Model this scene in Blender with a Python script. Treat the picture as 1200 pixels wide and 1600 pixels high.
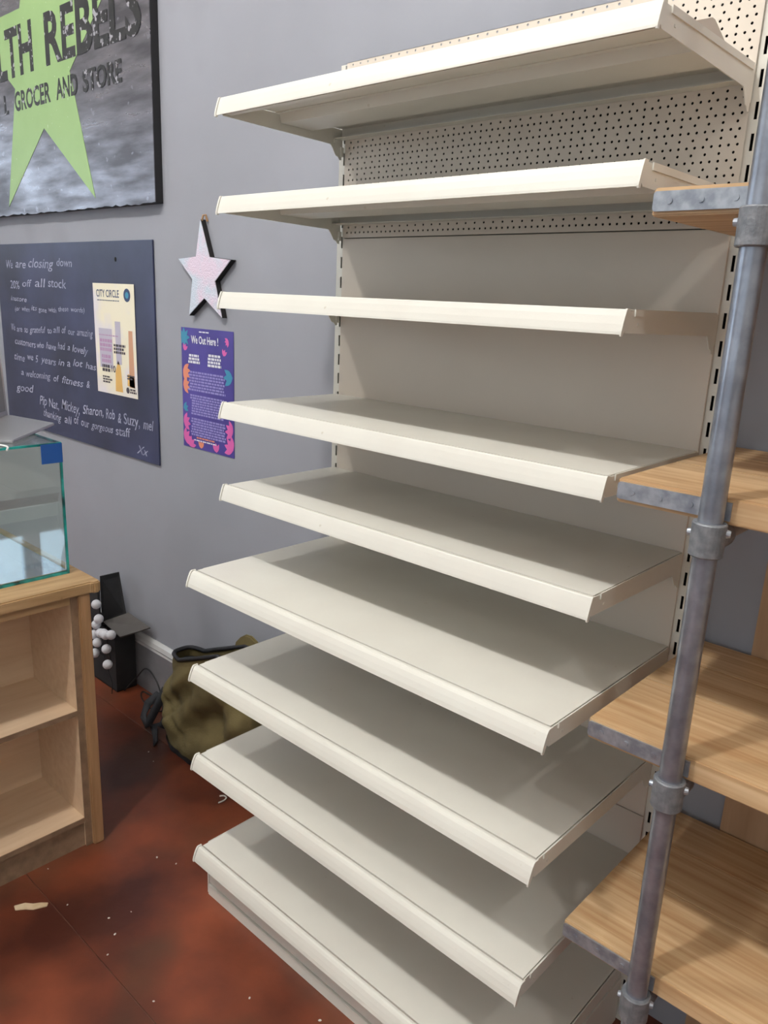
import bpy, bmesh, math, random
from mathutils import Vector, Matrix

random.seed(7)
scn = bpy.context.scene
for o in list(bpy.data.objects):
    bpy.data.objects.remove(o, do_unlink=True)
C = scn.collection

# ------------------------------------------------------------------ camera
cam_d = bpy.data.cameras.new('camera')
cam = bpy.data.objects.new('camera', cam_d)
C.objects.link(cam)
R_ = Vector((0.7331, 0.6788, 0.0424)); U_ = Vector((-0.2077, 0.1640, 0.9644)); F_ = Vector((-0.6476, 0.7158, -0.2612))
cam.matrix_world = Matrix(((R_.x, U_.x, -F_.x, 1.5541), (R_.y, U_.y, -F_.y, -1.4978), (R_.z, U_.z, -F_.z, 1.6137), (0, 0, 0, 1)))
cam_d.sensor_fit = 'VERTICAL'
cam_d.sensor_height = 36.0
cam_d.lens = 1226.4 * 36.0 / 1600.0
cam_d.clip_start = 0.02
scn.camera = cam

# ------------------------------------------------------------------ light and exposure
world = bpy.data.worlds.new('world')
scn.world = world
world.use_nodes = True
world.node_tree.nodes['Background'].inputs[0].default_value = (0.75, 0.85, 1.0, 1)
world.node_tree.nodes['Background'].inputs[1].default_value = 0.3


def lamp(name, loc, power, col, radius):
    d = bpy.data.lights.new(name, 'POINT')
    d.energy = power
    d.color = col
    d.shadow_soft_size = radius
    o = bpy.data.objects.new(name, d)
    o.location = loc
    C.objects.link(o)
    return o


WARM = (1.0, 0.985, 0.955)
for lx, lw in ((-1.60, 120), (0.50, 256), (3.30, 72)):
    lamp('ceiling_and_fill_light', (lx, -2.28, 4.60), lw, WARM, 0.095)
for lx in (-1.60, 0.50):
    lamp('ceiling_and_fill_light', (lx, -5.0, 4.60), 25, WARM, 0.10)  # dim fill lamps added behind the camera, no fixtures known there
FRONT_FILL_STRENGTH = 1.05
WINDOW_STRENGTH = 4.0

vs = scn.view_settings
vs.view_transform = 'Standard'
vs.look = 'None'
vs.gamma = 1.0
vs.use_curve_mapping = False
vs.exposure = 0.0


# ------------------------------------------------------------------ materials
def s2l(c):
    return tuple(((v / 255) / 12.92 if v / 255 <= 0.04045 else ((v / 255 + 0.055) / 1.055) ** 2.4) for v in c)


def mat(name, col, col2=None, rough=0.5, metal=0.0, scale=6.0, stretch=(1, 1, 1), bump=0.0, bscale=None, spec=0.5,
        lo=0.35, hi=0.65, detail=4.0, coat=0.0, distort=0.0, rvar=0.0):
    """Principled material with a two-colour noise and optional fine relief; colours are sRGB 0-255."""
    m = bpy.data.materials.new(name)
    m.use_nodes = True
    nt = m.node_tree
    b = nt.nodes['Principled BSDF']
    b.inputs['Roughness'].default_value = rough
    b.inputs['Metallic'].default_value = metal
    b.inputs['Specular IOR Level'].default_value = spec
    b.inputs['Coat Weight'].default_value = coat
    c1 = (*s2l(col), 1)
    b.inputs['Base Color'].default_value = c1
    if col2 is not None or bump or rvar:
        tc = nt.nodes.new('ShaderNodeTexCoord')
        mp = nt.nodes.new('ShaderNodeMapping')
        mp.inputs['Scale'].default_value = stretch
        nt.links.new(tc.outputs['Object'], mp.inputs['Vector'])
        nz = nt.nodes.new('ShaderNodeTexNoise')
        nz.inputs['Scale'].default_value = scale
        nz.inputs['Detail'].default_value = detail
        nz.inputs['Distortion'].default_value = distort
        nt.links.new(mp.outputs['Vector'], nz.inputs['Vector'])
        if col2 is not None:
            rp = nt.nodes.new('ShaderNodeValToRGB')
            rp.color_ramp.elements[0].position = lo
            rp.color_ramp.elements[0].color = c1
            rp.color_ramp.elements[1].position = hi
            rp.color_ramp.elements[1].color = (*s2l(col2), 1)
            nt.links.new(nz.outputs['Fac'], rp.inputs['Fac'])
            nt.links.new(rp.outputs['Color'], b.inputs['Base Color'])
        if rvar:
            mr = nt.nodes.new('ShaderNodeMapRange')
            mr.inputs['From Min'].default_value = 0.3
            mr.inputs['From Max'].default_value = 0.7
            mr.inputs['To Min'].default_value = max(0.02, rough - rvar)
            mr.inputs['To Max'].default_value = min(1, rough + rvar)
            nt.links.new(nz.outputs['Fac'], mr.inputs['Value'])
            nt.links.new(mr.outputs['Result'], b.inputs['Roughness'])
        if bump:
            n2 = nt.nodes.new('ShaderNodeTexNoise')
            n2.inputs['Scale'].default_value = bscale or scale * 4
            n2.inputs['Detail'].default_value = 3
            nt.links.new(mp.outputs['Vector'], n2.inputs['Vector'])
            bp = nt.nodes.new('ShaderNodeBump')
            bp.inputs['Strength'].default_value = bump
            bp.inputs['Distance'].default_value = 0.004
            nt.links.new(n2.outputs['Fac'], bp.inputs['Height'])
            nt.links.new(bp.outputs['Normal'], b.inputs['Normal'])
    return m


def speckled(m, col, scale, thresh, amount=1.0, width=0.04):
    """Mix a second fine noise of another colour over a material's base colour (chips, flecks, knots, painted glints)."""
    nt = m.node_tree
    b = nt.nodes['Principled BSDF']
    tc = nt.nodes.new('ShaderNodeTexCoord')
    nz = nt.nodes.new('ShaderNodeTexNoise')
    nz.inputs['Scale'].default_value = scale
    nz.inputs['Detail'].default_value = 2
    nt.links.new(tc.outputs['Object'], nz.inputs['Vector'])
    mr = nt.nodes.new('ShaderNodeMapRange')
    mr.inputs['From Min'].default_value = thresh
    mr.inputs['From Max'].default_value = thresh + width
    mr.inputs['To Max'].default_value = amount
    nt.links.new(nz.outputs['Fac'], mr.inputs['Value'])
    mx = nt.nodes.new('ShaderNodeMix')
    mx.data_type = 'RGBA'
    nt.links.new(mr.outputs['Result'], mx.inputs[0])
    if b.inputs['Base Color'].is_linked:
        nt.links.new(b.inputs['Base Color'].links[0].from_socket, mx.inputs[6])
    else:
        mx.inputs[6].default_value = b.inputs['Base Color'].default_value
    mx.inputs[7].default_value = (*s2l(col), 1)
    nt.links.new(mx.outputs[2], b.inputs['Base Color'])
    return m


def glass_mat(name, tint, ior=1.5):
    m = bpy.data.materials.new(name)
    m.use_nodes = True
    nt = m.node_tree
    nt.nodes.clear()
    out = nt.nodes.new('ShaderNodeOutputMaterial')
    tr = nt.nodes.new('ShaderNodeBsdfTransparent')
    tr.inputs['Color'].default_value = (*tint, 1)
    gl = nt.nodes.new('ShaderNodeBsdfGlossy')
    gl.inputs['Roughness'].default_value = 0.0
    fr = nt.nodes.new('ShaderNodeFresnel')
    ge = nt.nodes.new('ShaderNodeNewGeometry')
    mr = nt.nodes.new('ShaderNodeMapRange')            # the same reflectance on both faces of a pane
    mr.inputs['To Min'].default_value = ior
    mr.inputs['To Max'].default_value = 1.0 / ior
    nt.links.new(ge.outputs['Backfacing'], mr.inputs['Value'])
    nt.links.new(mr.outputs['Result'], fr.inputs['IOR'])
    mx = nt.nodes.new('ShaderNodeMixShader')
    nt.links.new(fr.outputs[0], mx.inputs[0])
    nt.links.new(tr.outputs[0], mx.inputs[1])
    nt.links.new(gl.outputs[0], mx.inputs[2])
    nt.links.new(mx.outputs[0], out.inputs[0])
    return m


def emit_mat(name, col, strength):
    m = bpy.data.materials.new(name)
    m.use_nodes = True
    nt = m.node_tree
    nt.nodes.clear()
    out = nt.nodes.new('ShaderNodeOutputMaterial')
    em = nt.nodes.new('ShaderNodeEmission')
    em.inputs[0].default_value = (*col, 1)
    em.inputs[1].default_value = strength
    nt.links.new(em.outputs[0], out.inputs[0])
    return m


CREAM = mat('cream_powder_coat', (224, 222, 213), (219, 216, 207), rough=0.38, scale=5, bump=0.02, bscale=300)
speckled(CREAM, (190, 180, 160), 38, 0.74, 0.5)
PANEL = mat('cream_panel_paint', (212, 201, 188), (208, 197, 184), rough=0.45, scale=3)
DARKGAP = mat('gap_shade', (20, 18, 17), rough=0.9)  # near-black that paints the shade inside slots and holes
WALLM = mat('grey_wall_paint', (154, 156, 165), (147, 149, 157), rough=0.75, scale=2.2, bump=0.05, bscale=60, lo=0.3, hi=0.7)
speckled(WALLM, (120, 120, 122), 2.6, 0.60, 0.25, 0.16)
CEILM = mat('white_ceiling_paint', (222, 220, 214), rough=0.9)
ROOMW = mat('pale_room_paint', (196, 194, 190), rough=0.9)
FLOORM = mat('red_brown_floor_paint', (66, 32, 24), (142, 72, 44), rough=0.40, scale=1.9, bump=0.12, bscale=40, lo=0.38, hi=0.66, detail=8, rvar=0.1)  # orange tone paints lit patches into the red-brown noise
speckled(FLOORM, (78, 54, 38), 3.0, 0.48, 0.75, 0.2)
FLOORSEAM = mat('pale_floor_seam', (120, 84, 66), (70, 40, 30), rough=0.8, scale=20)
SKIRT = mat('white_gloss_skirting', (205, 205, 205), (190, 190, 190), rough=0.25, scale=8)
SKIRTG = mat('skirting_reflection_grey', (138, 138, 142), (122, 122, 126), rough=0.22, scale=8)  # dark reflection on the lower board put in as grey
GALV = mat('galvanised_steel', (158, 163, 174), (132, 137, 148), rough=0.30, metal=0.72, scale=30, detail=3, rvar=0.0)
GALVP = mat('galvanised_plate', (175, 180, 188), (140, 146, 156), rough=0.4, metal=0.65, scale=60, detail=5)
CAST = mat('cast_galvanised_fitting', (140, 142, 146), (115, 118, 124), rough=0.6, metal=0.55, scale=70, bump=0.2, bscale=200)
PINE = mat('pine_board', (212, 182, 142), (174, 134, 92), rough=0.5, scale=2.6, stretch=(1.0, 26, 26), bump=0.05, bscale=9, detail=8, lo=0.3, hi=0.72, distort=0.4)
speckled(PINE, (150, 100, 60), 9, 0.72, 0.6)
PINEY = mat('birch_ply', (216, 190, 160), (204, 174, 142), rough=0.55, scale=3.0, stretch=(14, 1.2, 14), detail=6, lo=0.3, hi=0.7)
speckled(PINEY, (160, 115, 75), 11, 0.73, 0.6)
POSTM = mat('stained_pine_post', (180, 142, 104), (156, 120, 84), rough=0.5, scale=3.0, stretch=(18, 18, 1.0), detail=6)
TOPM = mat('worn_worktop', (186, 154, 114), (160, 128, 88), rough=0.5, scale=3.0, stretch=(16, 1.4, 16), detail=7)
speckled(TOPM, (120, 80, 46), 14, 0.7, 0.7)
PLYEDGE = mat('ply_edge_grey_brown', (142, 116, 92), (122, 98, 76), rough=0.7, scale=30)
CLAD = mat('orange_brown_board', (182, 148, 116), (164, 130, 98), rough=0.6, scale=2.5, stretch=(14, 14, 1.2))
SIGNM = mat('brushed_dark_metal', (134, 132, 140), (92, 90, 96), rough=0.34, metal=0.7, scale=4.0, stretch=(1, 1, 5), detail=9, bump=0.12, bscale=30, rvar=0.1)
speckled(SIGNM, (150, 150, 160), 26, 0.66, 0.6)
SIGNEDGE = mat('black_sign_edge', (22, 21, 24), rough=0.6)
GREEN = mat('apple_green_paint', (152, 184, 124), (146, 178, 118), rough=0.5, scale=5)
speckled(GREEN, (200, 215, 180), 70, 0.73, 0.8)
INK = mat('worn_lettering_painted_glints', (26, 26, 28), (40, 40, 42), rough=0.45, scale=20)
speckled(INK, (170, 168, 176), 42, 0.61, 0.9)  # pale flecks paint glints of glare into the letters
BOARD = mat('slate_blackboard', (40, 45, 68), (62, 68, 102), rough=0.42, scale=3.2, detail=6, lo=0.35, hi=0.75)  # blue tones lightened to carry a haze of glare
CHALK = mat('chalk', (190, 192, 212), (130, 132, 156), rough=0.95, scale=60, lo=0.3, hi=0.7)
SILVER = mat('holographic_glitter', (224, 232, 244), (246, 226, 242), rough=0.3, metal=0.35, scale=14, bump=0.8, bscale=260, lo=0.4, hi=0.6)
STAREDGE = mat('black_star_edge', (24, 22, 22), rough=0.7)
FLY = mat('cream_flyer_paper', (238, 230, 206), (226, 220, 222), rough=0.6, scale=6, lo=0.42, hi=0.58)
PURP = mat('purple_poster_paper', (62, 52, 132), (84, 72, 158), rough=0.45, scale=4)
LILAC = mat('lilac_print', (150, 142, 206), rough=0.5)
WHITEP = mat('white_print', (228, 228, 238), rough=0.5)
PINK = mat('pink_print', (214, 96, 168), rough=0.5)
ORANGE = mat('orange_print', (226, 140, 110), rough=0.5)
TEAL = mat('teal_print', (60, 140, 172), rough=0.5)
NAVY = mat('navy_print', (46, 62, 100), rough=0.5)
BROWNP = mat('tan_print', (202, 152, 120), rough=0.5)
YELLOWP = mat('amber_print', (224, 178, 100), rough=0.5)
GREYP = mat('grey_lilac_print', (186, 180, 196), rough=0.5)
VIOLP = mat('mauve_print', (178, 140, 176), rough=0.5)
DINK = mat('dark_print', (74, 66, 72), rough=0.5)
GLASS = glass_mat('clear_glass', (0.93, 0.96, 0.945))
GEDGE = mat('teal_glass_edge', (40, 175, 168), (10, 70, 72), rough=0.12, scale=18, lo=0.35, hi=0.65, spec=0.8)
MIRROR = mat('polished_mirror_base', (205, 212, 222), rough=0.03, metal=1.0)
TAPE = mat('blue_tape', (28, 84, 160), rough=0.4)
WHITEPL = mat('white_plastic', (232, 232, 230), rough=0.4)
BALLM = mat('white_ball_plastic', (232, 232, 238), rough=0.35)
GREYPL = mat('grey_plastic', (128, 128, 130), rough=0.4)
ALU = mat('silver_aluminium', (190, 190, 194), rough=0.35, metal=0.6)
BLACKB = mat('black_card', (30, 30, 32), (40, 40, 42), rough=0.7, scale=12)
GREYB = mat('dark_grey_card', (92, 88, 86), (80, 76, 74), rough=0.75, scale=12)
OLIVE = mat('olive_canvas', (112, 99, 62), (98, 86, 52), rough=0.85, scale=9, bump=0.25, bscale=220)
BAGBLK = mat('black_webbing', (24, 24, 28), (36, 36, 42), rough=0.7, scale=30)
CORD = mat('black_cord', (18, 18, 20), rough=0.5)
SCRAP = mat('cream_paper_scrap', (210, 190, 160), (190, 165, 130), rough=0.9, scale=30)
CRUMB = mat('white_crumb', (200, 196, 188), rough=0.9)
FRAMEW = mat('white_window_frame', (225, 225, 225), rough=0.4)
DAYF = emit_mat('front_fill_pane', (0.82, 0.92, 1.0), FRONT_FILL_STRENGTH)
DAY = emit_mat('daylight_pane', (0.72, 0.87, 1.0), WINDOW_STRENGTH)


# ------------------------------------------------------------------ mesh helpers
class MB:
    def __init__(self):
        self.v = []
        self.f = []

    def add(self, vs_, fs_):
        n = len(self.v)
        self.v += [tuple(q) for q in vs_]
        self.f += [tuple(i + n for i in q) for q in fs_]
        return self

    def box(self, x0, x1, y0, y1, z0, z1):
        return self.add([(x0, y0, z0), (x1, y0, z0), (x1, y1, z0), (x0, y1, z0), (x0, y0, z1), (x1, y0, z1), (x1, y1, z1), (x0, y1, z1)],
                        [(0, 3, 2, 1), (4, 5, 6, 7), (0, 1, 5, 4), (1, 2, 6, 5), (2, 3, 7, 6), (3, 0, 4, 7)])

    def prism(self, poly, axis, a, b):
        """Extrude a 2D polygon along an axis. axis x: poly=(y,z); y: (x,z); z: (x,y)."""
        def P(q, t):
            return {'x': (t, q[0], q[1]), 'y': (q[0], t, q[1]), 'z': (q[0], q[1], t)}[axis]
        n = len(poly)
        vv = [P(q, a) for q in poly] + [P(q, b) for q in poly]
        ff = [tuple(range(n))[::-1], tuple(range(n, 2 * n))] + [(i, (i + 1) % n, n + (i + 1) % n, n + i) for i in range(n)]
        return self.add(vv, ff)

    def tube(self, pts, r, n=10, caps=True):
        pts = [Vector(q) for q in pts]
        rr = r if isinstance(r, (list, tuple)) else [r] * len(pts)
        vv = []
        up = None
        for i, q in enumerate(pts):
            t = (pts[min(i + 1, len(pts) - 1)] - pts[max(i - 1, 0)]).normalized()
            if up is None:
                up = Vector((0, 0, 1)) if abs(t.z) < 0.9 else Vector((1, 0, 0))
            sd = t.cross(up).normalized()
            up = sd.cross(t).normalized()
            for k in range(n):
                a = 2 * math.pi * k / n
                vv.append(q + (sd * math.cos(a) + up * math.sin(a)) * rr[i])
        ff = []
        for i in range(len(pts) - 1):
            for k in range(n):
                ff.append((i * n + k, i * n + (k + 1) % n, (i + 1) * n + (k + 1) % n, (i + 1) * n + k))
        if caps:
            ff.append(tuple(range(n))[::-1])
            ff.append(tuple(range((len(pts) - 1) * n, len(pts) * n)))
        return self.add(vv, ff)

    def cord(self, pts, r, n=6, sub=6):
        """Tube along a smooth curve through the points."""
        P = [Vector(q) for q in pts]
        P = [P[0]] + P + [P[-1]]
        out = []
        for i in range(1, len(P) - 2):
            for k in range(sub):
                t = k / sub
                a, b, c, d = P[i - 1], P[i], P[i + 1], P[i + 2]
                q = 0.5 * ((2 * b) + (c - a) * t + (2 * a - 5 * b + 4 * c - d) * t * t + (3 * b - a - 3 * c + d) * t ** 3)
                q.z = max(q.z, r) if min(b.z, c.z) >= 0 else q.z
                out.append(q)
        out.append(P[-2])
        return self.tube(out, r, n)

    def sphere(self, c, r, nu=14, nv=9, sc=(1, 1, 1)):
        vv = [(c[0], c[1], c[2] - r * sc[2])]
        for j in range(1, nv):
            ph = -math.pi / 2 + math.pi * j / nv
            for i in range(nu):
                th = 2 * math.pi * i / nu
                vv.append((c[0] + r * sc[0] * math.cos(ph) * math.cos(th), c[1] + r * sc[1] * math.cos(ph) * math.sin(th), c[2] + r * sc[2] * math.sin(ph)))
        vv.append((c[0], c[1], c[2] + r * sc[2]))
        ff = [(0, 1 + (i + 1) % nu, 1 + i) for i in range(nu)]
        for j in range(nv - 2):
            for i in range(nu):
                a = 1 + j * nu
                ff.append((a + i, a + (i + 1) % nu, a + nu + (i + 1) % nu, a + nu + i))
        L = len(vv) - 1
        a = 1 + (nv - 2) * nu
        ff += [(a + i, a + (i + 1) % nu, L) for i in range(nu)]
        return self.add(vv, ff)

    def build(self, name, m, parent=None, smooth=False, bevel=0.0, loc=(0, 0, 0), segs=2):
        """ONE mesh object. Coordinates are given in the parent's space, loc is the object's own origin there."""
        me = bpy.data.meshes.new(name)
        l = Vector(loc)
        me.from_pydata([tuple(Vector(q) - l) for q in self.v], [], self.f)
        bm = bmesh.new()
        bm.from_mesh(me)
        bmesh.ops.recalc_face_normals(bm, faces=bm.faces)
        if bevel:
            es = [e for e in bm.edges if len(e.link_faces) == 2 and e.calc_face_angle(0) > 0.5]
            bmesh.ops.bevel(bm, geom=es, offset=bevel, segments=segs, affect='EDGES', clamp_overlap=True)
        bm.to_mesh(me)
        bm.free()
        if smooth:
            for q in me.polygons:
                q.use_smooth = True
        me.materials.append(m)
        return link(name, me, parent, loc)


def link(name, me, parent=None, loc=(0, 0, 0)):
    o = bpy.data.objects.new(name, me)
    C.objects.link(o)
    o.location = loc
    if parent is not None:
        o.parent = parent
    return o


def tag(o, label=None, cat=None, group=None, kind=None):
    if label:
        o['label'] = label
    if cat:
        o['category'] = cat
    if group:
        o['group'] = group
    if kind:
        o['kind'] = kind
    return o


def empty(name, parent=None, loc=(0, 0, 0)):
    o = bpy.data.objects.new(name, None)
    o.empty_display_size = 0.05
    C.objects.link(o)
    o.location = loc
    if parent is not None:
        o.parent = parent
    return o


def copy_tree(o, parent=None, loc=None):
    c = o.copy()
    C.objects.link(c)
    c.parent = parent
    if loc is not None:
        c.location = loc
    for ch in [q for q in bpy.data.objects if q.parent == o]:
        copy_tree(ch, c)
    return c


def text_geo(body, offset=0.0, shear=0.0):
    """Flat 2D glyph geometry of a line of text, normalised so that x runs 0..width and capital height is 1."""
    cu = bpy.data.curves.new('glyphs', 'FONT')
    cu.body = body
    cu.size = 1.0
    cu.offset = offset
    cu.shear = shear
    cu.resolution_u = 3
    ob = bpy.data.objects.new('glyphs', cu)
    C.objects.link(ob)
    dg = bpy.context.evaluated_depsgraph_get()
    me = bpy.data.meshes.new_from_object(ob.evaluated_get(dg))
    vs_ = [(q.co.x, q.co.y) for q in me.vertices]
    fs_ = [tuple(q.vertices) for q in me.polygons]
    bpy.data.objects.remove(ob, do_unlink=True)
    bpy.data.curves.remove(cu)
    bpy.data.meshes.remove(me)
    return vs_, fs_


def put_text(mb, body, x0, x1, z0, h, y, offset=0.0, shear=0.0, rot=0.0, cap=0.73):
    """Lay a text line on a plane facing -Y: from x0 to x1 on baseline z0 with capital height h."""
    vs_, fs_ = text_geo(body, offset, shear)
    if not vs_:
        return
    xa = min(q[0] for q in vs_)
    xb = max(q[0] for q in vs_)
    sx = (x1 - x0) / max(1e-6, xb - xa)
    sz = h / cap
    ca, sa = math.cos(rot), math.sin(rot)
    out = []
    for (x, yy) in vs_:
        dx, dz = (x - xa) * sx, yy * sz
        out.append((x0 + dx * ca - dz * sa, y, z0 + dx * sa + dz * ca))
    mb.add(out, fs_)


# ================================================================== the room
WY = 0.07            # the long grey wall
XL, XR, YF, ZC = -4.5, 4.4, -6.0, 4.85
tag(MB().box(XL - 0.1, XR + 0.1, WY, WY + 0.12, 0, ZC).build('wall_back', WALLM), kind='structure', label='grey painted wall behind the shelving')
tag(MB().box(XL - 0.12, XL, YF, WY, 0, ZC).build('wall_left', ROOMW), kind='structure')
tag(MB().box(XR, XR + 0.12, YF, WY, 0, ZC).build('wall_right', ROOMW), kind='structure')
tag(MB().box(XL - 0.1, XR + 0.1, YF - 0.12, YF, 0, ZC).build('wall_front', ROOMW), kind='structure')
tag(MB().box(XL - 0.1, XR + 0.1, YF, WY, ZC, ZC + 0.1).build('ceiling', CEILM), kind='structure')
floor = tag(MB().box(XL - 0.1, XR + 0.1, YF, WY + 0.1, -0.08, -0.004).build('floor', FLOORSEAM), kind='structure',
            label='dark red-brown painted board floor with long seams')
ys = [WY + 0.02, -0.115]
while ys[-1] > YF:
    ys.append(ys[-1] - 0.647)
for i in range(len(ys) - 1):
    xs = [XL, -2.1 - 0.5 * (i % 2), 1.3 + 0.5 * (i % 3), XR]
    for a, b in zip(xs[:-1], xs[1:]):
        MB().box(a + 0.0008, b - 0.0008, max(ys[i + 1], YF) + 0.0012, ys[i] - 0.0012, -0.004, 0.0).build('floor_board', FLOORM, floor, bevel=0.0006, segs=1)

# skirting on the back wall, ending behind the bag
sk = MB()
sk.prism([(WY, 0), (WY - 0.018, 0), (WY - 0.018, 0.196), (WY, 0.196)], 'x', XL, -0.90)
skirt = tag(sk.build('baseboard_back', SKIRTG), kind='structure', label='skirting board with white top moulding and a reflection painted grey below')
MB().prism([(WY, 0.1965), (WY - 0.018, 0.1965), (WY - 0.015, 0.206), (WY - 0.021, 0.214), (WY - 0.016, 0.231), (WY - 0.007, 0.240), (WY, 0.240)], 'x', XL, -0.90).build('top_moulding', SKIRT, skirt)

# daylight windows in the left wall
WZ0, WZ1 = 1.97, 2.66
for wi, cols in enumerate((((-2.40, -2.17), (-2.04, -1.50), (-1.42, -0.82)), ((-4.60, -3.85), (-3.75, -3.02)))):
    fr = MB()
    WZ0 = 1.97 if wi == 0 else 0.95  # second window is unseen, lengthened to throw more light low
    ys_ = [cols[0][0] - 0.1] + [q for c_ in cols for q in c_] + [cols[-1][1] + 0.1]
    for k in range(0, len(ys_), 2):
        fr.box(XL, XL + 0.05, ys_[k], ys_[k + 1], WZ0 - 0.1, WZ1 + 0.1)
    for c_ in cols:
        fr.box(XL, XL + 0.05, c_[0], c_[1], WZ0 - 0.1, WZ0).box(XL, XL + 0.05, c_[0], c_[1], WZ1, WZ1 + 0.1)
    win = tag(fr.build('window_%d' % (wi + 1), FRAMEW), kind='structure')
    for c_ in cols:
        MB().box(XL + 0.012, XL + 0.018, c_[0], c_[1], WZ0, WZ1).build('window_pane', DAY, win)

# unseen front window added behind the camera to light the shelf lips
fr = MB()
for a, b in ((-2.6, -2.5), (-1.05, -0.95), (0.5, 0.6), (2.05, 2.15), (3.6, 3.7)):
    fr.box(a, b, YF, YF + 0.06, 0.5, 2.9)
for a, b in ((-2.5, -1.05), (-0.95, 0.5), (0.6, 2.05), (2.15, 3.6)):
    fr.box(a, b, YF, YF + 0.06, 0.5, 0.6).box(a, b, YF, YF + 0.06, 2.8, 2.9)
win = tag(fr.build('window_3', FRAMEW), kind='structure')
for a, b in ((-2.5, -1.05), (-0.95, 0.5), (0.6, 2.05), (2.15, 3.6)):
    MB().box(a, b, YF + 0.012, YF + 0.018, 0.6, 2.8).build('window_pane', DAYF, win)

# orange-brown board fixed to the wall behind the wooden shelves
tag(MB().box(1.14, 2.30, WY - 0.012, WY, 0.0, 2.0).build('trim_1', CLAD), kind='structure', label='orange-brown board on the wall behind the pine shelves')

# ================================================================== steel shelving
ZS = [2.022, 1.821, 1.615, 1.360, 1.157, 0.955, 0.7015, 0.4465, 0.165]
unit = tag(empty('shelving_unit'), 'cream metal wall shelving unit with nine empty shelves and pegboard top', 'shelving')
ZTOP = 2.168


def upright(x0, x1, xs):
    mb = MB()
    y0, y1 = 0.006, 0.066
    s0, s1 = xs - 0.0028, xs + 0.0028
    mb.box(x0, s0, y0, y0 + 0.002, 0, ZTOP)
    mb.box(s1, x1, y0, y0 + 0.002, 0, ZTOP)
    mb.box(x0, x0 + 0.002, y0 + 0.002, y1, 0, ZTOP)
    mb.box(x1 - 0.002, x1, y0 + 0.002, y1, 0, ZTOP)
    mb.box(x0 + 0.002, x1 - 0.002, y1 - 0.002, y1, 0, ZTOP)
    z = 0.052
    zp = 0.0
    while z < ZTOP:
        mb.box(s0, s1, y0, y0 + 0.002, zp, z - 0.014)
        zp = z + 0.014
        z += 0.05
    mb.box(s0, s1, y0, y0 + 0.002, zp, ZTOP)
    o = mb.build('upright', CREAM, unit)
    mi = MB().box(x0 + 0.004, x1 - 0.004, y0 + 0.02, y0 + 0.03, 0.02, ZTOP - 0.01).build('slot_shade_sheet', DARKGAP, o)  # near-black sheet added for the shade behind the slots
    return o


upright(-0.014, 0.016, 0.004)
upright(0.996, 1.024, 1.0095)

# perforated top panel: rows of holes 12.5 mm apart, close rows (15 mm) alternating with wide rows (25 mm)
PX0, PX1 = 0.0125, 0.9995


def hole_row(mb, z0, z1, pitch, xstart, r):
    zc = (z0 + z1) / 2
    n = int((PX1 - PX0 - 0.006) // pitch)
    xa = xstart - pitch / 2
    while xa - pitch > PX0:
        xa -= pitch
    x = xa
    if x > PX0:
        mb.add([(PX0, 0, z0), (x, 0, z0), (x, 0, z1), (PX0, 0, z1)], [(0, 1, 2, 3)])
    while x + pitch <= PX1 + 1e-6:
        xc = x + pitch / 2
        hx, hz = pitch / 2, (z1 - z0) / 2
        out = [(hx, 0), (hx, hz), (0, hz), (-hx, hz), (-hx, 0), (-hx, -hz), (0, -hz), (hx, -hz)]
        inn = [(r * math.cos(k * math.pi / 4), r * math.sin(k * math.pi / 4)) for k in range(8)]
        vv = [(xc + a, 0, zc + b) for a, b in out] + [(xc + a, 0, zc + b) for a, b in inn] + [(xc + a, 0.0012, zc + b) for a, b in inn]
        ff = [(k, (k + 1) % 8, 8 + (k + 1) % 8, 8 + k) for k in range(8)] + [(8 + k, 8 + (k + 1) % 8, 16 + (k + 1) % 8, 16 + k) for k in range(8)]
        mb.add(vv, ff)
        x += pitch
    if x < PX1:
        mb.add([(x, 0, z0), (PX1, 0, z0), (PX1, 0, z1), (x, 0, z1)], [(0, 1, 2, 3)])


pg = MB()
zb = 1.7655
pg.box(PX0, PX1, 0.0, 0.012, 1.7625, zb)
row = 0
zz = zb
# dense rows are centred at 1.975 + 0.025 k, wide rows half way between
first_dense = 1.975 - 0.025 * math.floor((1.975 - zb) / 0.025)
zlist = []
zc = first_dense - 0.0125
while zc < ZTOP - 0.004:
    if zc - 0.00625 > zb - 1e-6:
        zlist.append(zc)
    zc += 0.0125
if zlist[0] - 0.00625 > zb:
    pg.add([(PX0, 0, zb), (PX1, 0, zb), (PX1, 0, zlist[0] - 0.00625), (PX0, 0, zlist[0] - 0.00625)], [(0, 1, 2, 3)])
for zc in zlist:
    k = round((zc - 1.975) / 0.0125)
    if k % 2 == 0:
        hole_row(pg, zc - 0.00625, zc + 0.00625, 0.015, 0.988 - 0.015 * 60, 0.0026)
    else:
        hole_row(pg, zc - 0.00625, zc + 0.00625, 0.025, 0.983 - 0.025 * 36, 0.0026)
ze = zlist[-1] + 0.00625
pg.box(PX0, PX1, 0.0, 0.012, ze, ZTOP)
tag(pg.build('pegboard_panel', PANEL, unit), 'cream perforated pegboard panel')
MB().box(PX0 + 0.02, PX1 - 0.02, 0.045, 0.05, 1.77, ZTOP - 0.01).build('pegboard_shade_sheet', DARKGAP, unit)  # near-black sheet added for the shade seen through the holes
for a, b in ((1.352, 1.7605), (0.952, 1.350), (0.5515, 0.950), (0.06, 0.5495)):
    MB().box(PX0, PX1, 0.0, 0.005, a, b).build('back_panel', PANEL, unit, bevel=0.001, segs=1)


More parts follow.
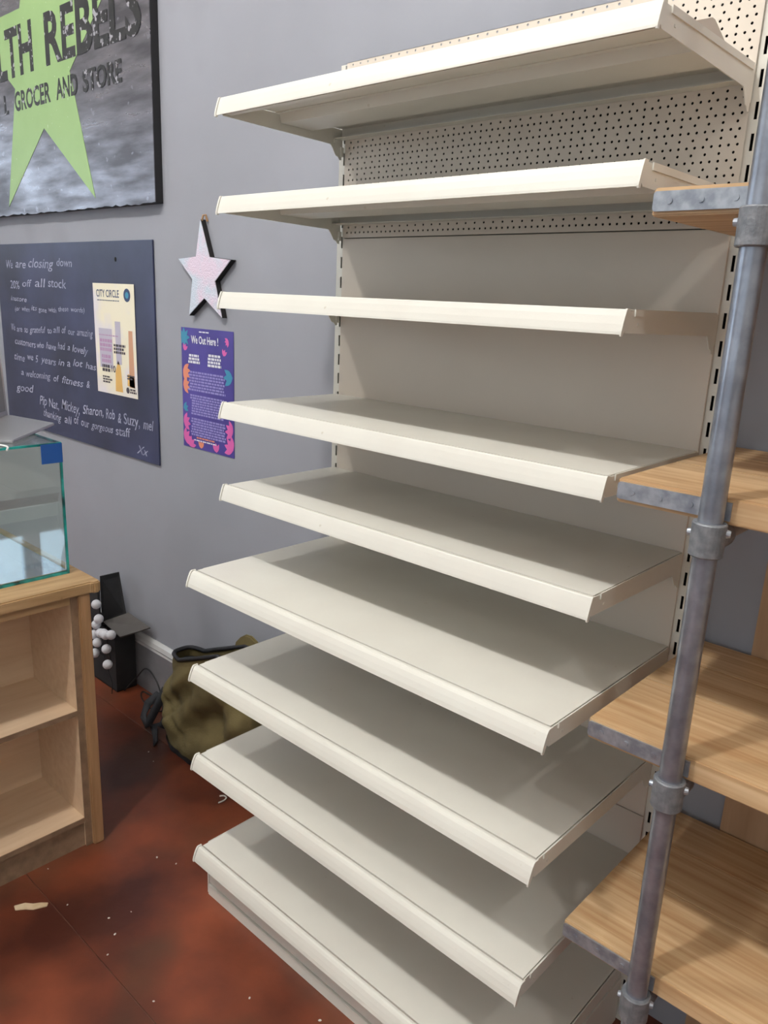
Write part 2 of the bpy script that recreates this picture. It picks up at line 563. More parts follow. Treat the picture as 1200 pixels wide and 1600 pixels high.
def strip_profile(kind):
    if kind == 'upper':
        o = [(0.0070, 0.0), (0.0015, 0.0), (0.0, -0.0015), (-0.0035, -0.010), (-0.0075, -0.022), (-0.0105, -0.033), (-0.011, -0.037)]
    else:
        o = [(0.0070, 0.0), (0.002, 0.0), (-0.002, -0.0015), (-0.006, -0.007), (-0.0105, -0.017), (-0.0145, -0.028), (-0.0165, -0.037)]
    inn = [(o[0][0], -0.002)] + [(a + 0.0021, b - (0.0015 if i < 2 else 0.0)) for i, (a, b) in enumerate(o[1:-1], 1)] + [(o[-1][0] + 0.002, o[-1][1])]
    return o, inn


def make_shelf(d, kind):
    """One shelf with its top surface at local z=0, back edge at y=0, spanning x 0..1."""
    t = MB()
    yf = -d + 0.011
    t.box(0.003, 0.997, yf, -0.001, -0.0016, 0.0)                 # top sheet
    t.box(0.003, 0.997, yf, yf + 0.0016, -0.030, -0.0016)         # front fold
    t.box(0.003, 0.997, yf, yf + 0.016, -0.0316, -0.030)          # returned edge
    t.box(0.003, 0.997, -0.0026, -0.001, -0.026, -0.0016)         # back fold
    t.box(0.003, 0.997, -0.030, -0.001, -0.0276, -0.026)
    sh = t.build('shelf', CREAM, unit)
    h = MB()
    ya, yb = (-0.207, -0.096) if d < 0.4 else (-0.285, -0.12)
    h.prism([(ya - 0.012, -0.0016), (ya - 0.012, -0.003), (ya, -0.003), (ya + 0.006, -0.022), (yb - 0.008, -0.022), (yb, -0.003), (yb + 0.01, -0.003), (yb + 0.01, -0.0016)], 'x', 0.004, 0.996)
    h.build('stiffening_channel', CREAM, sh)
    o, inn = strip_profile(kind)
    poly = [(-d + a, b) for a, b in o] + [(-d + a, b) for a, b in inn[::-1]]
    MB().prism(poly, 'x', 0.0005, 0.9995).build('ticket_strip', CREAM, sh)
    for xa, xb in ((-0.0055, -0.0005), (1.0, 1.003)):
        cap = [(-d + 0.010, 0.0005)] + [(-d + a - 0.0015, b + 0.001) for a, b in o[1:]] + [(-d + o[-1][0] - 0.001, -0.0395), (-d + o[-1][0] + 0.004, -0.0395),
               (-d + o[4][0] + 0.006, -0.024), (-d + 0.004, -0.009), (-d + 0.010, -0.006)]
        MB().prism(cap, 'x', xa, xb).build('end_cap', CREAM, sh)
    for side in (0, 1):
        b = MB()
        prof = [(-d + 0.012, -0.0025), (-d + 0.002, -0.0300), (-d + 0.006, -0.0350), (-0.040, -0.0405), (-0.034, -0.047), (-0.022, -0.064), (-0.014, -0.066), (-0.008, -0.073),
                (-0.002, -0.073), (-0.002, -0.058), (0.0008, -0.058), (0.0008, -0.0025)]
        if side == 0:
            b.prism(prof, 'x', 0.0002, 0.0022)
            b.prism([(-d + 0.03, -0.0012), (-d + 0.03, -0.0105), (-0.012, -0.0105), (-0.012, -0.0012)], 'x', -0.0016, 0.0002)
            b.box(0.0022, 0.0042, -d + 0.034, -d + 0.040, -0.024, -0.018)
            b.box(0.0022, 0.0046, -0.030, -0.022, -0.036, -0.028)
            b.box(0.0030, 0.0090, -0.009, -0.001, -0.066, -0.044)
        else:
            b.prism(prof, 'x', 0.9978, 0.9998)
            b.prism([(-d + 0.03, 0.0002), (-d + 0.03, -0.0105), (-0.012, -0.0105), (-0.012, 0.0002)], 'x', 0.9998, 1.0022)
            b.box(0.9998, 1.0012, -d + 0.044, -d + 0.048, -0.024, -0.020)
        b.build('bracket', CREAM, sh)
    return sh


up0 = make_shelf(0.370, 'upper')
lo0 = make_shelf(0.466, 'lower')
for i, z in enumerate(ZS):
    src = up0 if i < 5 else lo0
    if i in (0, 5):
        src.location = (0, 0, z)
        o = src
    else:
        o = copy_tree(src, unit, (0, 0, z))
    if i == 0:
        top_shelf = o
# small folded tab standing on the top shelf's right end
MB().prism([(-0.262, 0.0002), (-0.183, 0.026), (-0.172, 0.026), (-0.105, 0.0002)], 'x', 0.990, 0.992).build('bracket_tab', PANEL, top_shelf)
# base
MB().box(0.004, 0.996, -0.437, -0.434, 0.034, 0.126).box(0.004, 0.996, -0.442, -0.434, 0.0, 0.032).build('plinth_panel', CREAM, unit, bevel=0.0008, segs=1)
for x0, x1 in ((-0.004, 0.0035), (0.9965, 1.004)):
    fo = MB().prism([(-0.438, 0.0), (-0.438, 0.124), (0.0, 0.124), (0.0, 0.0)], 'x', x0, x1).build('base_foot', CREAM, unit)
MB().box(0.014, 0.018, -0.4376, -0.4365, 0.075, 0.105).build('plinth_slot', DARKGAP, unit)

# ================================================================== pine shelves on steel pipe
pipe = tag(empty('pipe_shelving'), 'pine plank shelves on galvanised pipe frame beside the cream shelving', 'shelving')
PXL, PXR, PYF, PYB = 1.187, 2.12, -0.4235, 0.028
RP = 0.0168
for x in (PXL, PXR):
    MB().tube([(x, PYF, 0.0), (x, PYF, 2.6)], RP, 28, caps=False).build('pole', GALV, pipe, smooth=True)
ZB = [1.777, 1.370, 0.968, 0.567]
TH = 0.037
for z in ZB:
    bd = empty('shelf_board', pipe)
    for a, b in ((-0.402, -0.2005), (-0.1995, -0.070), (-0.069, 0.055)):
        MB().box(1.037, 2.26, a, b, z - TH, z).build('plank', PINE, bd, bevel=0.002)
    pl = MB()
    outline = [(1.041, z - 0.031), (1.038, z - 0.028), (1.038, z - 0.008), (1.041, z - 0.005), (1.206, z - 0.005), (1.206, z - 0.031)]
    pl.prism(outline, 'y', -0.4055, -0.4022)
    for sx in (1.062, 1.105, 1.150):
        pl.tube([(sx, -0.4055, z - 0.018), (sx, -0.4070, z - 0.018)], 0.0042, 10)
    tag(pl.build('mending_plate', GALVP, bd), 'galvanised strip screwed to the board edge')
    zt = z - TH - RP
    for x in (PXL, PXR):
        MB().tube([(x, PYF + 0.02, zt), (x, 0.058, zt)], RP * 0.98, 20, caps=False).build('cross_tube', GALV, pipe, smooth=True)
        c = MB()
        c.tube([(x, PYF, zt - 0.027), (x, PYF, zt - 0.025), (x, PYF, zt + 0.0195), (x, PYF, zt + 0.0215)], [0.0215, 0.0232, 0.0232, 0.0218], 28)
        c.tube([(x, PYF + 0.012, zt - 0.003), (x, PYF + 0.050, zt - 0.003), (x, PYF + 0.053, zt - 0.003)], [0.0205, 0.0205, 0.019], 22)
        cl = c.build('clamp_collar', CAST, pipe)
        MB().tube([(x - 0.0215, PYF - 0.004, zt + 0.003), (x - 0.0275, PYF - 0.005, zt + 0.003)], [0.0058, 0.0048], 12).build('set_screw', GALVP, cl)
        if x == PXL:
            MB().tube([(x + 0.020, PYF + 0.006, zt + 0.008), (x + 0.027, PYF + 0.008, zt + 0.008)], [0.007, 0.005], 12).build('set_screw', GALVP, cl)

# ================================================================== the sign
sign = tag(empty('shop_sign'), 'large dark metal shop sign with green star and worn black lettering with painted glints', 'sign')
SX0, SX1, SZ0, SZ1 = -2.484, -0.934, 1.895, 2.99
MB().box(SX0, SX1, 0.0415, WY, SZ0, SZ1).build('sign_frame', SIGNEDGE, sign)
fp = MB()
n = 60
bot = [(SX0 + (SX1 - SX0) * i / n, SZ0 + random.uniform(-0.004, 0.004)) for i in range(n + 1)]
fp.prism(bot + [(SX1, SZ1), (SX0, SZ1)], 'y', 0.0388, 0.0415)
fp.build('face_sheet', SIGNM, sign)
sc = (-1.709, 2.444)
RR, rr = 0.637, 0.243
st = []
for k in range(10):
    a = math.pi / 2 + k * math.pi / 5
    q = RR if k % 2 == 0 else rr
    st.append((sc[0] + q * math.cos(a), min(sc[1] + q * math.sin(a), SZ1 - 0.005)))
MB().prism(st[::-1], 'y', 0.0376, 0.0388).build('star_emblem', GREEN, sign)
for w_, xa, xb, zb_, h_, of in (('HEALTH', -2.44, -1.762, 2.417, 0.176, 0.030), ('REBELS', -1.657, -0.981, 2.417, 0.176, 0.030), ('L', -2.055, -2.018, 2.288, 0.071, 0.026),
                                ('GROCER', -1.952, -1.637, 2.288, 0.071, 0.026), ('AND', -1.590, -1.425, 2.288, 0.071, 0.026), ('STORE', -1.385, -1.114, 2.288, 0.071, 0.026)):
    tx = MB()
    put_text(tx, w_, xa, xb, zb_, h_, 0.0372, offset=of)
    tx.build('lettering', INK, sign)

# ================================================================== blackboard
bb = tag(empty('blackboard'), 'black chalkboard with handwritten farewell message on the grey wall', 'chalkboard')
MB().box(-2.32, -1.000, 0.062, WY - 0.0015, 0.978, 1.780).build('slate', BOARD, bb, bevel=0.0008, segs=1)
MB().sphere((-1.253, 0.0615, 1.715), 0.007, 8, 6, (1, 0.3, 1.2)).build('screw_hole', DARKGAP, bb)


def handwriting(line, x0, x1, z0, z1, h, fade=1):
    words = line.split(' ')
    tot = sum(len(w) for w in words) + 0.8 * (len(words) - 1)
    x = x0
    for w in words:
        wl = (x1 - x0) * len(w) / tot
        t = (x - x0) / (x1 - x0)
        mb = MB()
        put_text(mb, w, x, x + wl * random.uniform(0.93, 1.02), z0 + (z1 - z0) * t + random.uniform(-0.004, 0.004), h * random.uniform(0.9, 1.12), 0.0613,
                 offset=0.004, shear=random.uniform(0.05, 0.35), rot=random.uniform(-0.05, 0.06))
        mb.build('chalk_word', CHALK, bb)
        x += (x1 - x0) * (len(w) + 0.8) / tot


handwriting('We are closing down', -2.215, -1.590, 1.676, 1.692, 0.036)
handwriting('20% off all stock', -2.19, -1.650, 1.595, 1.606, 0.034)
handwriting('instore', -2.195, -2.025, 1.541, 1.546, 0.022)
handwriting('(or when its gone with these words)', -2.160, -1.510, 1.494, 1.520, 0.021)
handwriting('We are so grateful to all of our amazing', -2.213, -1.446, 1.403, 1.426, 0.028)
handwriting('customers who have had a lovely', -2.187, -1.496, 1.342, 1.354, 0.028)
handwriting('time we 5 years in a lot has', -2.206, -1.440, 1.277, 1.294, 0.030)
handwriting('a welcoming of fitness &', -2.146, -1.500, 1.206, 1.214, 0.030)
handwriting('good', -2.212, -2.022, 1.130, 1.147, 0.032)
handwriting('Pip Nat, Mickey, Sharon, Rob & Suzy, mel', -1.976, -1.027, 1.094, 1.108, 0.042)
handwriting('thanking all of our gorgeous staff', -1.943, -1.196, 1.041, 1.056, 0.034)
handwriting('Xx', -1.155, -1.071, 1.003, 1.008, 0.034)


# ================================================================== paper on the wall
def paper(name, x0, x1, z0, z1, y, curl, m, parent, th=0.0006, skew=0.0):
    mb = MB()
    nx, nz = 8, 14
    vv = []
    for side in (0, 1):
        for j in range(nz + 1):
            for i in range(nx + 1):
                u, v = i / nx, j / nz
                vv.append((x0 + (x1 - x0) * u + skew * (1 - v) * (z1 - z0), y - curl(u, v) + side * th, z0 + (z1 - z0) * v))
    N = (nx + 1) * (nz + 1)
    ff = []
    for j in range(nz):
        for i in range(nx):
            a = j * (nx + 1) + i
            ff.append((a, a + 1, a + nx + 2, a + nx + 1))
            ff.append((N + a, N + a + nx + 1, N + a + nx + 2, N + a + 1))
    for i in range(nx):
        ff.append((i + 1, i, N + i, N + i + 1))
        a = nz * (nx + 1) + i
        ff.append((a, a + 1, N + a + 1, N + a))
    for j in range(nz):
        a = j * (nx + 1)
        ff.append((a, a + nx + 1, N + a + nx + 1, N + a))
        a += nx
        ff.append((a + nx + 1, a, N + a, N + a + nx + 1))
    mb.add(vv, ff)
    return mb.build(name, m, parent, smooth=False)


def bars(mb, x0, x1, ztop, rows, h, gap, y, ragged=0.2, centre=True):
    """Rows of tiny print too small to read, as broken dashes."""
    z = ztop
    for r in range(rows):
        w = (x1 - x0) * (1 - random.random() * ragged)
        a = (x0 + x1) / 2 - w / 2 if centre else x0
        x = a
        while x < a + w - 0.002:
            l = min(random.uniform(0.008, 0.022), a + w - x)
            mb.add([(x, y, z - h), (x + l, y, z - h), (x + l, y, z), (x, y, z)], [(0, 1, 2, 3)])
            x += l + 0.003
        z -= h + gap


# cream flyer on the blackboard
fl = tag(empty('flyer'), 'cream event flyer with dark round badge pinned on the blackboard', 'flyer')
FX0, FX1, FZ0, FZ1 = -1.431, -1.128, 1.211, 1.628
paper('flyer_sheet', FX0, FX1, FZ0, FZ1, 0.0595, lambda u, v: 0.0, FLY, fl)
FY = 0.0591


def flat(poly, y, name, m, parent):
    mb = MB()
    mb.add([(a, y, b) for a, b in poly], [tuple(range(len(poly)))])
    return mb.build(name, m, parent)


def disc(x, z, r, k=20, sx=1.0):
    return [(x + r * sx * math.cos(2 * math.pi * i / k), z + r * math.sin(2 * math.pi * i / k)) for i in range(k)]


def rect(x0, x1, z0, z1):
    return [(x0, z0), (x1, z0), (x1, z1), (x0, z1)]


flat(rect(-1.40, -1.30, 1.31, 1.46), FY, 'tower_print', GREYP, fl)
flat(rect(-1.275, -1.235, 1.33, 1.49), FY, 'tower_print', GREYP, fl)
flat([(-1.185, 1.25), (-1.145, 1.25), (-1.150, 1.46), (-1.178, 1.46)], FY, 'tower_print', BROWNP, fl)
flat([(-1.290, 1.225), (-1.235, 1.225), (-1.245, 1.32), (-1.262, 1.345), (-1.285, 1.30)], FY, 'flame_print', YELLOWP, fl)
flat([(-1.200, 1.255), (-1.145, 1.250), (-1.150, 1.29), (-1.195, 1.30)], FY, 'flame_print', YELLOWP, fl)
flat(disc(-1.178, 1.588, 0.024), FY - 0.0002, 'badge_print', NAVY, fl)
flat(disc(-1.178, 1.588, 0.012), FY - 0.0004, 'badge_centre', TEAL, fl)
t = MB()
put_text(t, 'CITY CIRCLE', -1.405, -1.235, 1.578, 0.028, FY - 0.0002, offset=0.01)
bars(t, -1.40, -1.235, 1.567, 1, 0.003, 0.002, FY - 0.0002, 0.0)
tag(t.build('title_print', NAVY, fl), kind='stuff')
t = MB()
bars(t, -1.40, -1.25, 1.437, 1, 0.004, 0.003, FY - 0.0003, 0.0)
bars(t, -1.395, -1.30, 1.42, 3, 0.012, 0.005, FY - 0.0003, 0.1, False)
bars(t, -1.385, -1.31, 1.36, 2, 0.013, 0.004, FY - 0.0003, 0.1, False)
tag(t.build('body_print', VIOLP, fl), kind='stuff')
t = MB()
bars(t, -1.29, -1.195, 1.405, 3, 0.009, 0.004, FY - 0.0004, 0.2, False)
bars(t, -1.385, -1.325, 1.322, 2, 0.012, 0.003, FY - 0.0004, 0.0, False)
put_text(t, '10', -1.315, -1.283, 1.297, 0.026, FY - 0.0004, offset=0.02)
bars(t, -1.385, -1.31, 1.278, 3, 0.006, 0.004, FY - 0.0004, 0.3, False)
bars(t, -1.20, -1.145, 1.295, 2, 0.006, 0.004, FY - 0.0004, 0.3, False)
t.add([(a, FY - 0.0004, b) for a, b in disc(-1.198, 1.237, 0.012, 12)], [tuple(range(12))])
bars(t, -1.182, -1.135, 1.245, 2, 0.007, 0.003, FY - 0.0004, 0.1, False)
tag(t.build('date_print', DINK, fl), kind='stuff')

# purple poster below the star
po = tag(empty('poster'), 'purple festival poster with pink leaf border under the silver star', 'poster')
QX0, QX1, QZ0, QZ1 = -0.843, -0.546, 1.080, 1.493
paper('poster_sheet', QX0, QX1, QZ0, QZ1, WY - 0.002, lambda u, v: 0.0, PURP, po)
QY = WY - 0.0024


def leaf(x, z, l, w, a):
    pts = []
    for i in range(7):
        t_ = i / 6
        pts.append((l * t_, w * math.sin(math.pi * t_)))
    for i in range(5, 0, -1):
        t_ = i / 6
        pts.append((l * t_, -w * math.sin(math.pi * t_)))
    return [(x + p_ * math.cos(a) - q_ * math.sin(a), z + p_ * math.sin(a) + q_ * math.cos(a)) for p_, q_ in pts]


def sprig(x, z, r, m, a0, cnt=4, spread=0.55):
    for k in range(cnt):
        lf = leaf(x, z, r, r * 0.2, a0 + (k - (cnt - 1) / 2) * spread)
        lf = [(min(max(a, QX0 + 0.0005), QX1 - 0.0005), min(max(b, QZ0 + 0.0005), QZ1 - 0.0005)) for a, b in lf]
        flat(lf, QY - 0.0001 * (k + 1), 'leaf_print', m, po)


sprig(-0.836, 1.345, 0.045, ORANGE, -0.2)
sprig(-0.836, 1.295, 0.040, ORANGE, 0.1)
sprig(-0.838, 1.215, 0.030, TEAL, 0.3, 3)
sprig(-0.838, 1.165, 0.042, PINK, 0.2)
sprig(-0.836, 1.105, 0.045, PINK, 0.5)
sprig(-0.805, 1.084, 0.040, PINK, 1.0)
sprig(-0.735, 1.084, 0.030, ORANGE, 1.57, 3)
sprig(-0.645, 1.084, 0.034, PINK, 1.7, 3)
sprig(-0.552, 1.105, 0.050, PINK, 2.6)
sprig(-0.552, 1.165, 0.044, PINK, 2.9)
sprig(-0.552, 1.235, 0.040, PINK, 3.2, 3)
sprig(-0.552, 1.345, 0.050, TEAL, 3.2, 3)
sprig(-0.825, 1.460, 0.034, TEAL, 0.4, 8, 0.785)
sprig(-0.572, 1.462, 0.022, PINK, 3.6, 4)
sprig(-0.825, 1.415, 0.025, PINK, 1.2, 3)
sprig(-0.60, 1.412, 0.024, PINK, 1.2, 3)
t = MB()
put_text(t, 'We Out Here', -0.782, -0.640, 1.443, 0.026, QY - 0.001, offset=0.022)
bars(t, -0.735, -0.675, 1.484, 1, 0.004, 0.002, QY - 0.001, 0.0)
put_text(t, '!', -0.632, -0.627, 1.443, 0.026, QY - 0.001, offset=0.012)
bars(t, -0.805, -0.730, 1.405, 3, 0.008, 0.003, QY - 0.001, 0.35)
bars(t, -0.700, -0.600, 1.412, 4, 0.008, 0.003, QY - 0.001, 0.35)
bars(t, -0.775, -0.645, 1.112, 1, 0.004, 0.003, QY - 0.001, 0.0)
tag(t.build('title_print', WHITEP, po), kind='stuff')
t = MB()
bars(t, -0.810, -0.585, 1.348, 7, 0.0065, 0.0035, QY - 0.001, 0.15)
bars(t, -0.795, -0.598, 1.268, 8, 0.006, 0.003, QY - 0.001, 0.12)
bars(t, -0.795, -0.590, 1.187, 7, 0.0062, 0.003, QY - 0.001, 0.12)
tag(t.build('line_up_print', LILAC, po), kind='stuff')
t = MB()
bars(t, -0.760, -0.655, 1.122, 1, 0.005, 0.002, QY - 0.001, 0.0)
tag(t.build('sponsor_print', ORANGE, po), kind='stuff')

# ================================================================== silver star
star = tag(empty('star_ornament'), 'silver glitter star with black sides hanging on the grey wall', 'decoration')
SP = [(-0.690, 1.836), (-0.718, 1.723), (-0.820, 1.716), (-0.741, 1.651), (-0.764, 1.534), (-0.675, 1.592), (-0.580, 1.534), (-0.615, 1.646), (-0.530, 1.712), (-0.643, 1.721)]
MB().prism(SP, 'y', 0.0505, 0.0685).build('star_body', STAREDGE, star)
ct = (-0.680, 1.672)
MB().prism([(ct[0] + (a - ct[0]) * 0.985, ct[1] + (b - ct[1]) * 0.985) for a, b in SP], 'y', 0.0480, 0.0505).build('glitter_face', SILVER, star)
MB().tube([(-0.690, 0.055, 1.832), (-0.684, 0.056, 1.848), (-0.680, 0.062, 1.850), (-0.677, 0.0675, 1.83)], 0.0035, 6).build('hanging_loop', POSTM, star)

# ================================================================== counter on the left
cnt = tag(empty('display_counter'), 'open pine display counter with two shelves under the glass case', 'counter')
YE = -1.62
wt = MB()
wt.prism([(-1.09, YE), (-0.395, YE), (-0.395, -0.532), (-0.388, -0.526), (-0.388, -0.510), (-0.396, -0.504), (-1.09, -0.504)], 'z', 0.797, 0.830)
wt.build('worktop', TOPM, cnt, bevel=0.004)
MB().box(-0.432, -0.398, -0.566, -0.534, 0.0, 0.797).build('corner_post', POSTM, cnt, bevel=0.003)
MB().box(-1.06, -0.412, -0.585, -0.5665, 0.0, 0.797).build('side_panel', PINEY, cnt, bevel=0.0008, segs=1)
MB().box(-0.4118, -0.4095, -0.586, -0.566, 0.0, 0.797).build('side_panel_edging', PLYEDGE, cnt)
MB().box(-1.06, -0.412, YE + 0.03, YE + 0.05, 0.0, 0.797).build('side_panel', PINEY, cnt)
for z in (0.450, 0.098):
    s_ = MB().box(-0.690, -0.4125, YE + 0.05, -0.5852, z - 0.016, z).build('inner_shelf', PINEY, cnt)
    MB().box(-0.4125, -0.4105, YE + 0.05, -0.5862, z - 0.016, z - 0.0004).build('shelf_edging', PLYEDGE, s_)
MB().box(-0.700, -0.690, YE + 0.05, -0.5852, 0.0, 0.797).build('inner_back', PINEY, cnt)
MB().box(-0.432, -0.418, YE + 0.05, -0.5852, 0.0, 0.0815).build('plinth_board', PLYEDGE, cnt)
MB().box(-0.434, -0.4125, YE + 0.05, -0.5862, 0.772, 0.797).build('top_rail', TOPM, cnt)
MB().box(-1.09, -1.075, YE + 0.03, -0.534, 0.0, 0.797).build('outer_back', PINEY, cnt)
MB().prism([(-0.430, -0.63), (-0.3945, -0.615), (-0.3945, -0.645)], 'z', 0.806, 0.812) if False else None

# glass case
gc = tag(empty('glass_case'), 'teal-edged glass display case with blue tape on its corner', 'display case')
GX0, GX1, GY0, GY1, GZ0, GZ1 = -1.05, -0.498, -1.50, -0.541, 0.830, 1.205
T = 0.006
MB().box(GX0, GX1 - T, GY0 + T, GY1 - T, GZ0, GZ0 + 0.010).build('mirror_base', MIRROR, gc)
MB().box(GX1 - T, GX1 - 0.0004, GY0 + T, GY1 - T, GZ0 + T, GZ1 - T).build('front_pane', GLASS, gc)
MB().box(GX0, GX1 - T, GY1 - T, GY1 - 0.0004, GZ0 + T, GZ1 - T).build('end_pane', GLASS, gc)
MB().box(GX0, GX1 - T, GY0, GY0 + T, GZ0 + T, GZ1 - T).build('end_pane', GLASS, gc)
MB().box(GX0, GX1 - T, GY0 + T, GY1 - T, GZ1 - T, GZ1).build('top_pane', GLASS, gc)
MB().box(GX1 - T, GX1, GY0, GY1, GZ0, GZ0 + T).build('glass_edge', GEDGE, gc)
MB().box(GX1 - T, GX1, GY0, GY1, GZ1 - T, GZ1).build('glass_edge', GEDGE, gc)
MB().box(GX1 - T, GX1, GY1 - T, GY1, GZ0 + T, GZ1 - T).build('glass_edge', GEDGE, gc)
MB().box(GX0, GX1 - T, GY1 - T, GY1, GZ1 - T, GZ1).build('glass_edge', GEDGE, gc)
MB().box(GX0, GX1 - T, GY1 - T, GY1, GZ0, GZ0 + T).build('glass_edge', GEDGE, gc)
MB().box(GX0 - 0.012, GX0, GY0, GY1, GZ0, GZ0 + 0.055).build('back_rail', WHITEPL, gc)
tp = MB().box(GX1 + 0.0003, GX1 + 0.0011, -0.598, GY1 + 0.001, 1.150, 1.203).box(GX1 - 0.04, GX1 + 0.0011, GY1 + 0.0003, GY1 + 0.0011, 1.150, 1.203)
tag(tp.build('corner_tape', TAPE, gc), 'blue tape square')

# screen standing on the glass case
mo = tag(empty('till_screen', loc=(-0.757, -0.437, GZ1)), 'grey till screen with thin silver foot on top of the glass case', 'screen')
mo.rotation_euler = (0, 0, math.radians(-45))
MB().prism([(0.0, 0.0), (0.30, 0.0), (0.30, -0.20), (-0.115, -0.20), (-0.115, -0.17)], 'z', 0.0008, 0.009).build('foot_plate', ALU, mo, bevel=0.002)
scr = MB()
lean = math.radians(2)


def lp(x, y, z):
    return (x, -0.185 + y - z * math.sin(lean), 0.010 + z * math.cos(lean))


def lean_box(mb, x0, x1, y0, y1, z0, z1):
    c8 = [(x0, y0, z0), (x1, y0, z0), (x1, y1, z0), (x0, y1, z0), (x0, y0, z1), (x1, y0, z1), (x1, y1, z1), (x0, y1, z1)]
    return mb.add([lp(*q) for q in c8], [(0, 3, 2, 1), (4, 5, 6, 7), (0, 1, 5, 4), (1, 2, 6, 5), (2, 3, 7, 6), (3, 0, 4, 7)])


lean_box(MB(), -0.115, 0.30, -0.014, 0.0, 0.0, 0.34).build('screen_body', ALU, mo)
lean_box(MB(), -0.101, 0.286, 0.0, 0.0012, 0.014, 0.326).build('display', GREYPL, mo)
wc = MB().cord([(-0.62, -0.735, 1.2085), (-0.56, -0.705, 1.2085), (-0.50, -0.685, 1.2085), (-0.46, -0.70, 1.2065)], 0.0025, 8)
tag(wc.build('white_cable', WHITEPL, None, smooth=True), 'white cable lying on the glass case top', 'cable')
wc = MB().cord([(-0.80, -0.72, 0.8425), (-0.78, -0.69, 0.845), (-0.765, -0.665, 0.875), (-0.76, -0.655, 0.93), (-0.765, -0.67, 1.0), (-0.78, -0.71, 1.04), (-0.80, -0.78, 1.02), (-0.80, -0.86, 0.90), (-0.79, -0.90, 0.8425)], 0.006, 8)
tag(wc.build('white_cable', WHITEPL, None, smooth=True), 'white cable looped inside the glass case', 'cable')

# ================================================================== black box, ball lights, cords, bag
bx = tag(empty('cardboard_box'), 'black cardboard box with open flaps behind the counter', 'box')
bd = MB()
x0, x1, y0, y1, zt = -1.44, -1.203, -0.045, 0.045, 0.262
for q in ((x0, x1, y0, y0 + 0.004, 0.0, zt), (x0, x1, y1 - 0.004, y1, 0.0, zt), (x0, x0 + 0.004, y0 + 0.004, y1 - 0.004, 0.0, zt), (x1 - 0.004, x1, y0 + 0.004, y1 - 0.004, 0.0, zt), (x0, x1, y0, y1, 0.0, 0.004)):
    bd.box(*q)
bd.build('box_body', BLACKB, bx)


def slab(name, quad, th, m, parent):
    a, b, c, d = [Vector(q) for q in quad]
    nrm = (b - a).cross(d - a).normalized() * th
    return MB().add([a, b, c, d, a + nrm, b + nrm, c + nrm, d + nrm], [(0, 1, 2, 3), (7, 6, 5, 4), (0, 4, 5, 1), (1, 5, 6, 2), (2, 6, 7, 3), (3, 7, 4, 0)]).build(name, m, parent)


slab('lid_flap', [(-1.281, -0.050, 0.292), (-1.148, -0.050, 0.268), (-1.081, 0.046, 0.303), (-1.245, 0.046, 0.316)], -0.006, GREYB, bx)
slab('upright_flap', [(-1.290, -0.050, 0.270), (-1.262, 0.046, 0.290), (-1.308, 0.046, 0.476), (-1.286, -0.050, 0.486)], -0.006, BLACKB, bx)
slab('upright_flap', [(-1.440, -0.052, 0.255), (-1.292, -0.052, 0.27), (-1.288, -0.052, 0.47), (-1.43, -0.052, 0.40)], 0.004, BLACKB, bx)

bl = tag(empty('ball_light_string'), 'string of white ball lights hanging down the black box', 'string lights')
BP = [(-1.28, -0.085, 0.374), (-1.268, -0.085, 0.314), (-1.29, -0.085, 0.283), (-1.255, -0.085, 0.257), (-1.204, -0.085, 0.267), (-1.160, -0.085, 0.282),
      (-1.279, -0.085, 0.208), (-1.217, -0.085, 0.199), (-1.297, -0.085, 0.156), (-1.198, -0.085, 0.14), (-1.235, -0.085, 0.262), (-1.30, -0.085, 0.238)]
ball0 = None
for q in BP:
    q = (q[0], -0.078 + random.uniform(-0.008, 0.006), q[2])
    if ball0 is None:
        ball0 = MB().sphere((0, 0, 0), 0.0195, 16, 10).build('ball', BALLM, bl, smooth=True)
        ball0.location = q
    else:
        c = ball0.copy()
        C.objects.link(c)
        c.location = q
MB().tube([(-1.28, -0.066, 0.47)] + [(q[0], -0.066, q[2]) for q in BP] + [(-1.20, -0.066, 0.05), (-1.20, -0.07, 0.004)], 0.002, 6).build('wire', CORD, bl)

cd = MB().cord([(-1.19, -0.02, 0.004), (-1.16, 0.02, 0.06), (-1.10, 0.03, 0.12), (-1.03, 0.03, 0.10), (-0.97, 0.02, 0.045), (-0.94, 0.0, 0.004), (-1.0, -0.02, 0.004), (-1.09, 0.0, 0.004),
                (-1.13, 0.03, 0.004), (-1.05, 0.035, 0.004), (-0.96, 0.025, 0.004), (-0.90, 0.01, 0.004)], 0.003, 6)
tag(cd.build('power_cord', CORD, None, smooth=True), 'black cord looping on the floor between box and bag', 'cord')
# bag: slumped canvas holdall with a black base
bag = tag(empty('canvas_bag'), 'slumped olive canvas bag with black trim on the floor by the wall', 'bag')
BX0, BX1, BY0, BY1 = -0.785, -0.24, -0.118, 0.040


def bag_top(u):
    return 0.355 + 0.10 * min(1.0, max(0.0, (u - 0.15) / 0.5)) - 0.03 * max(0, u - 0.8)


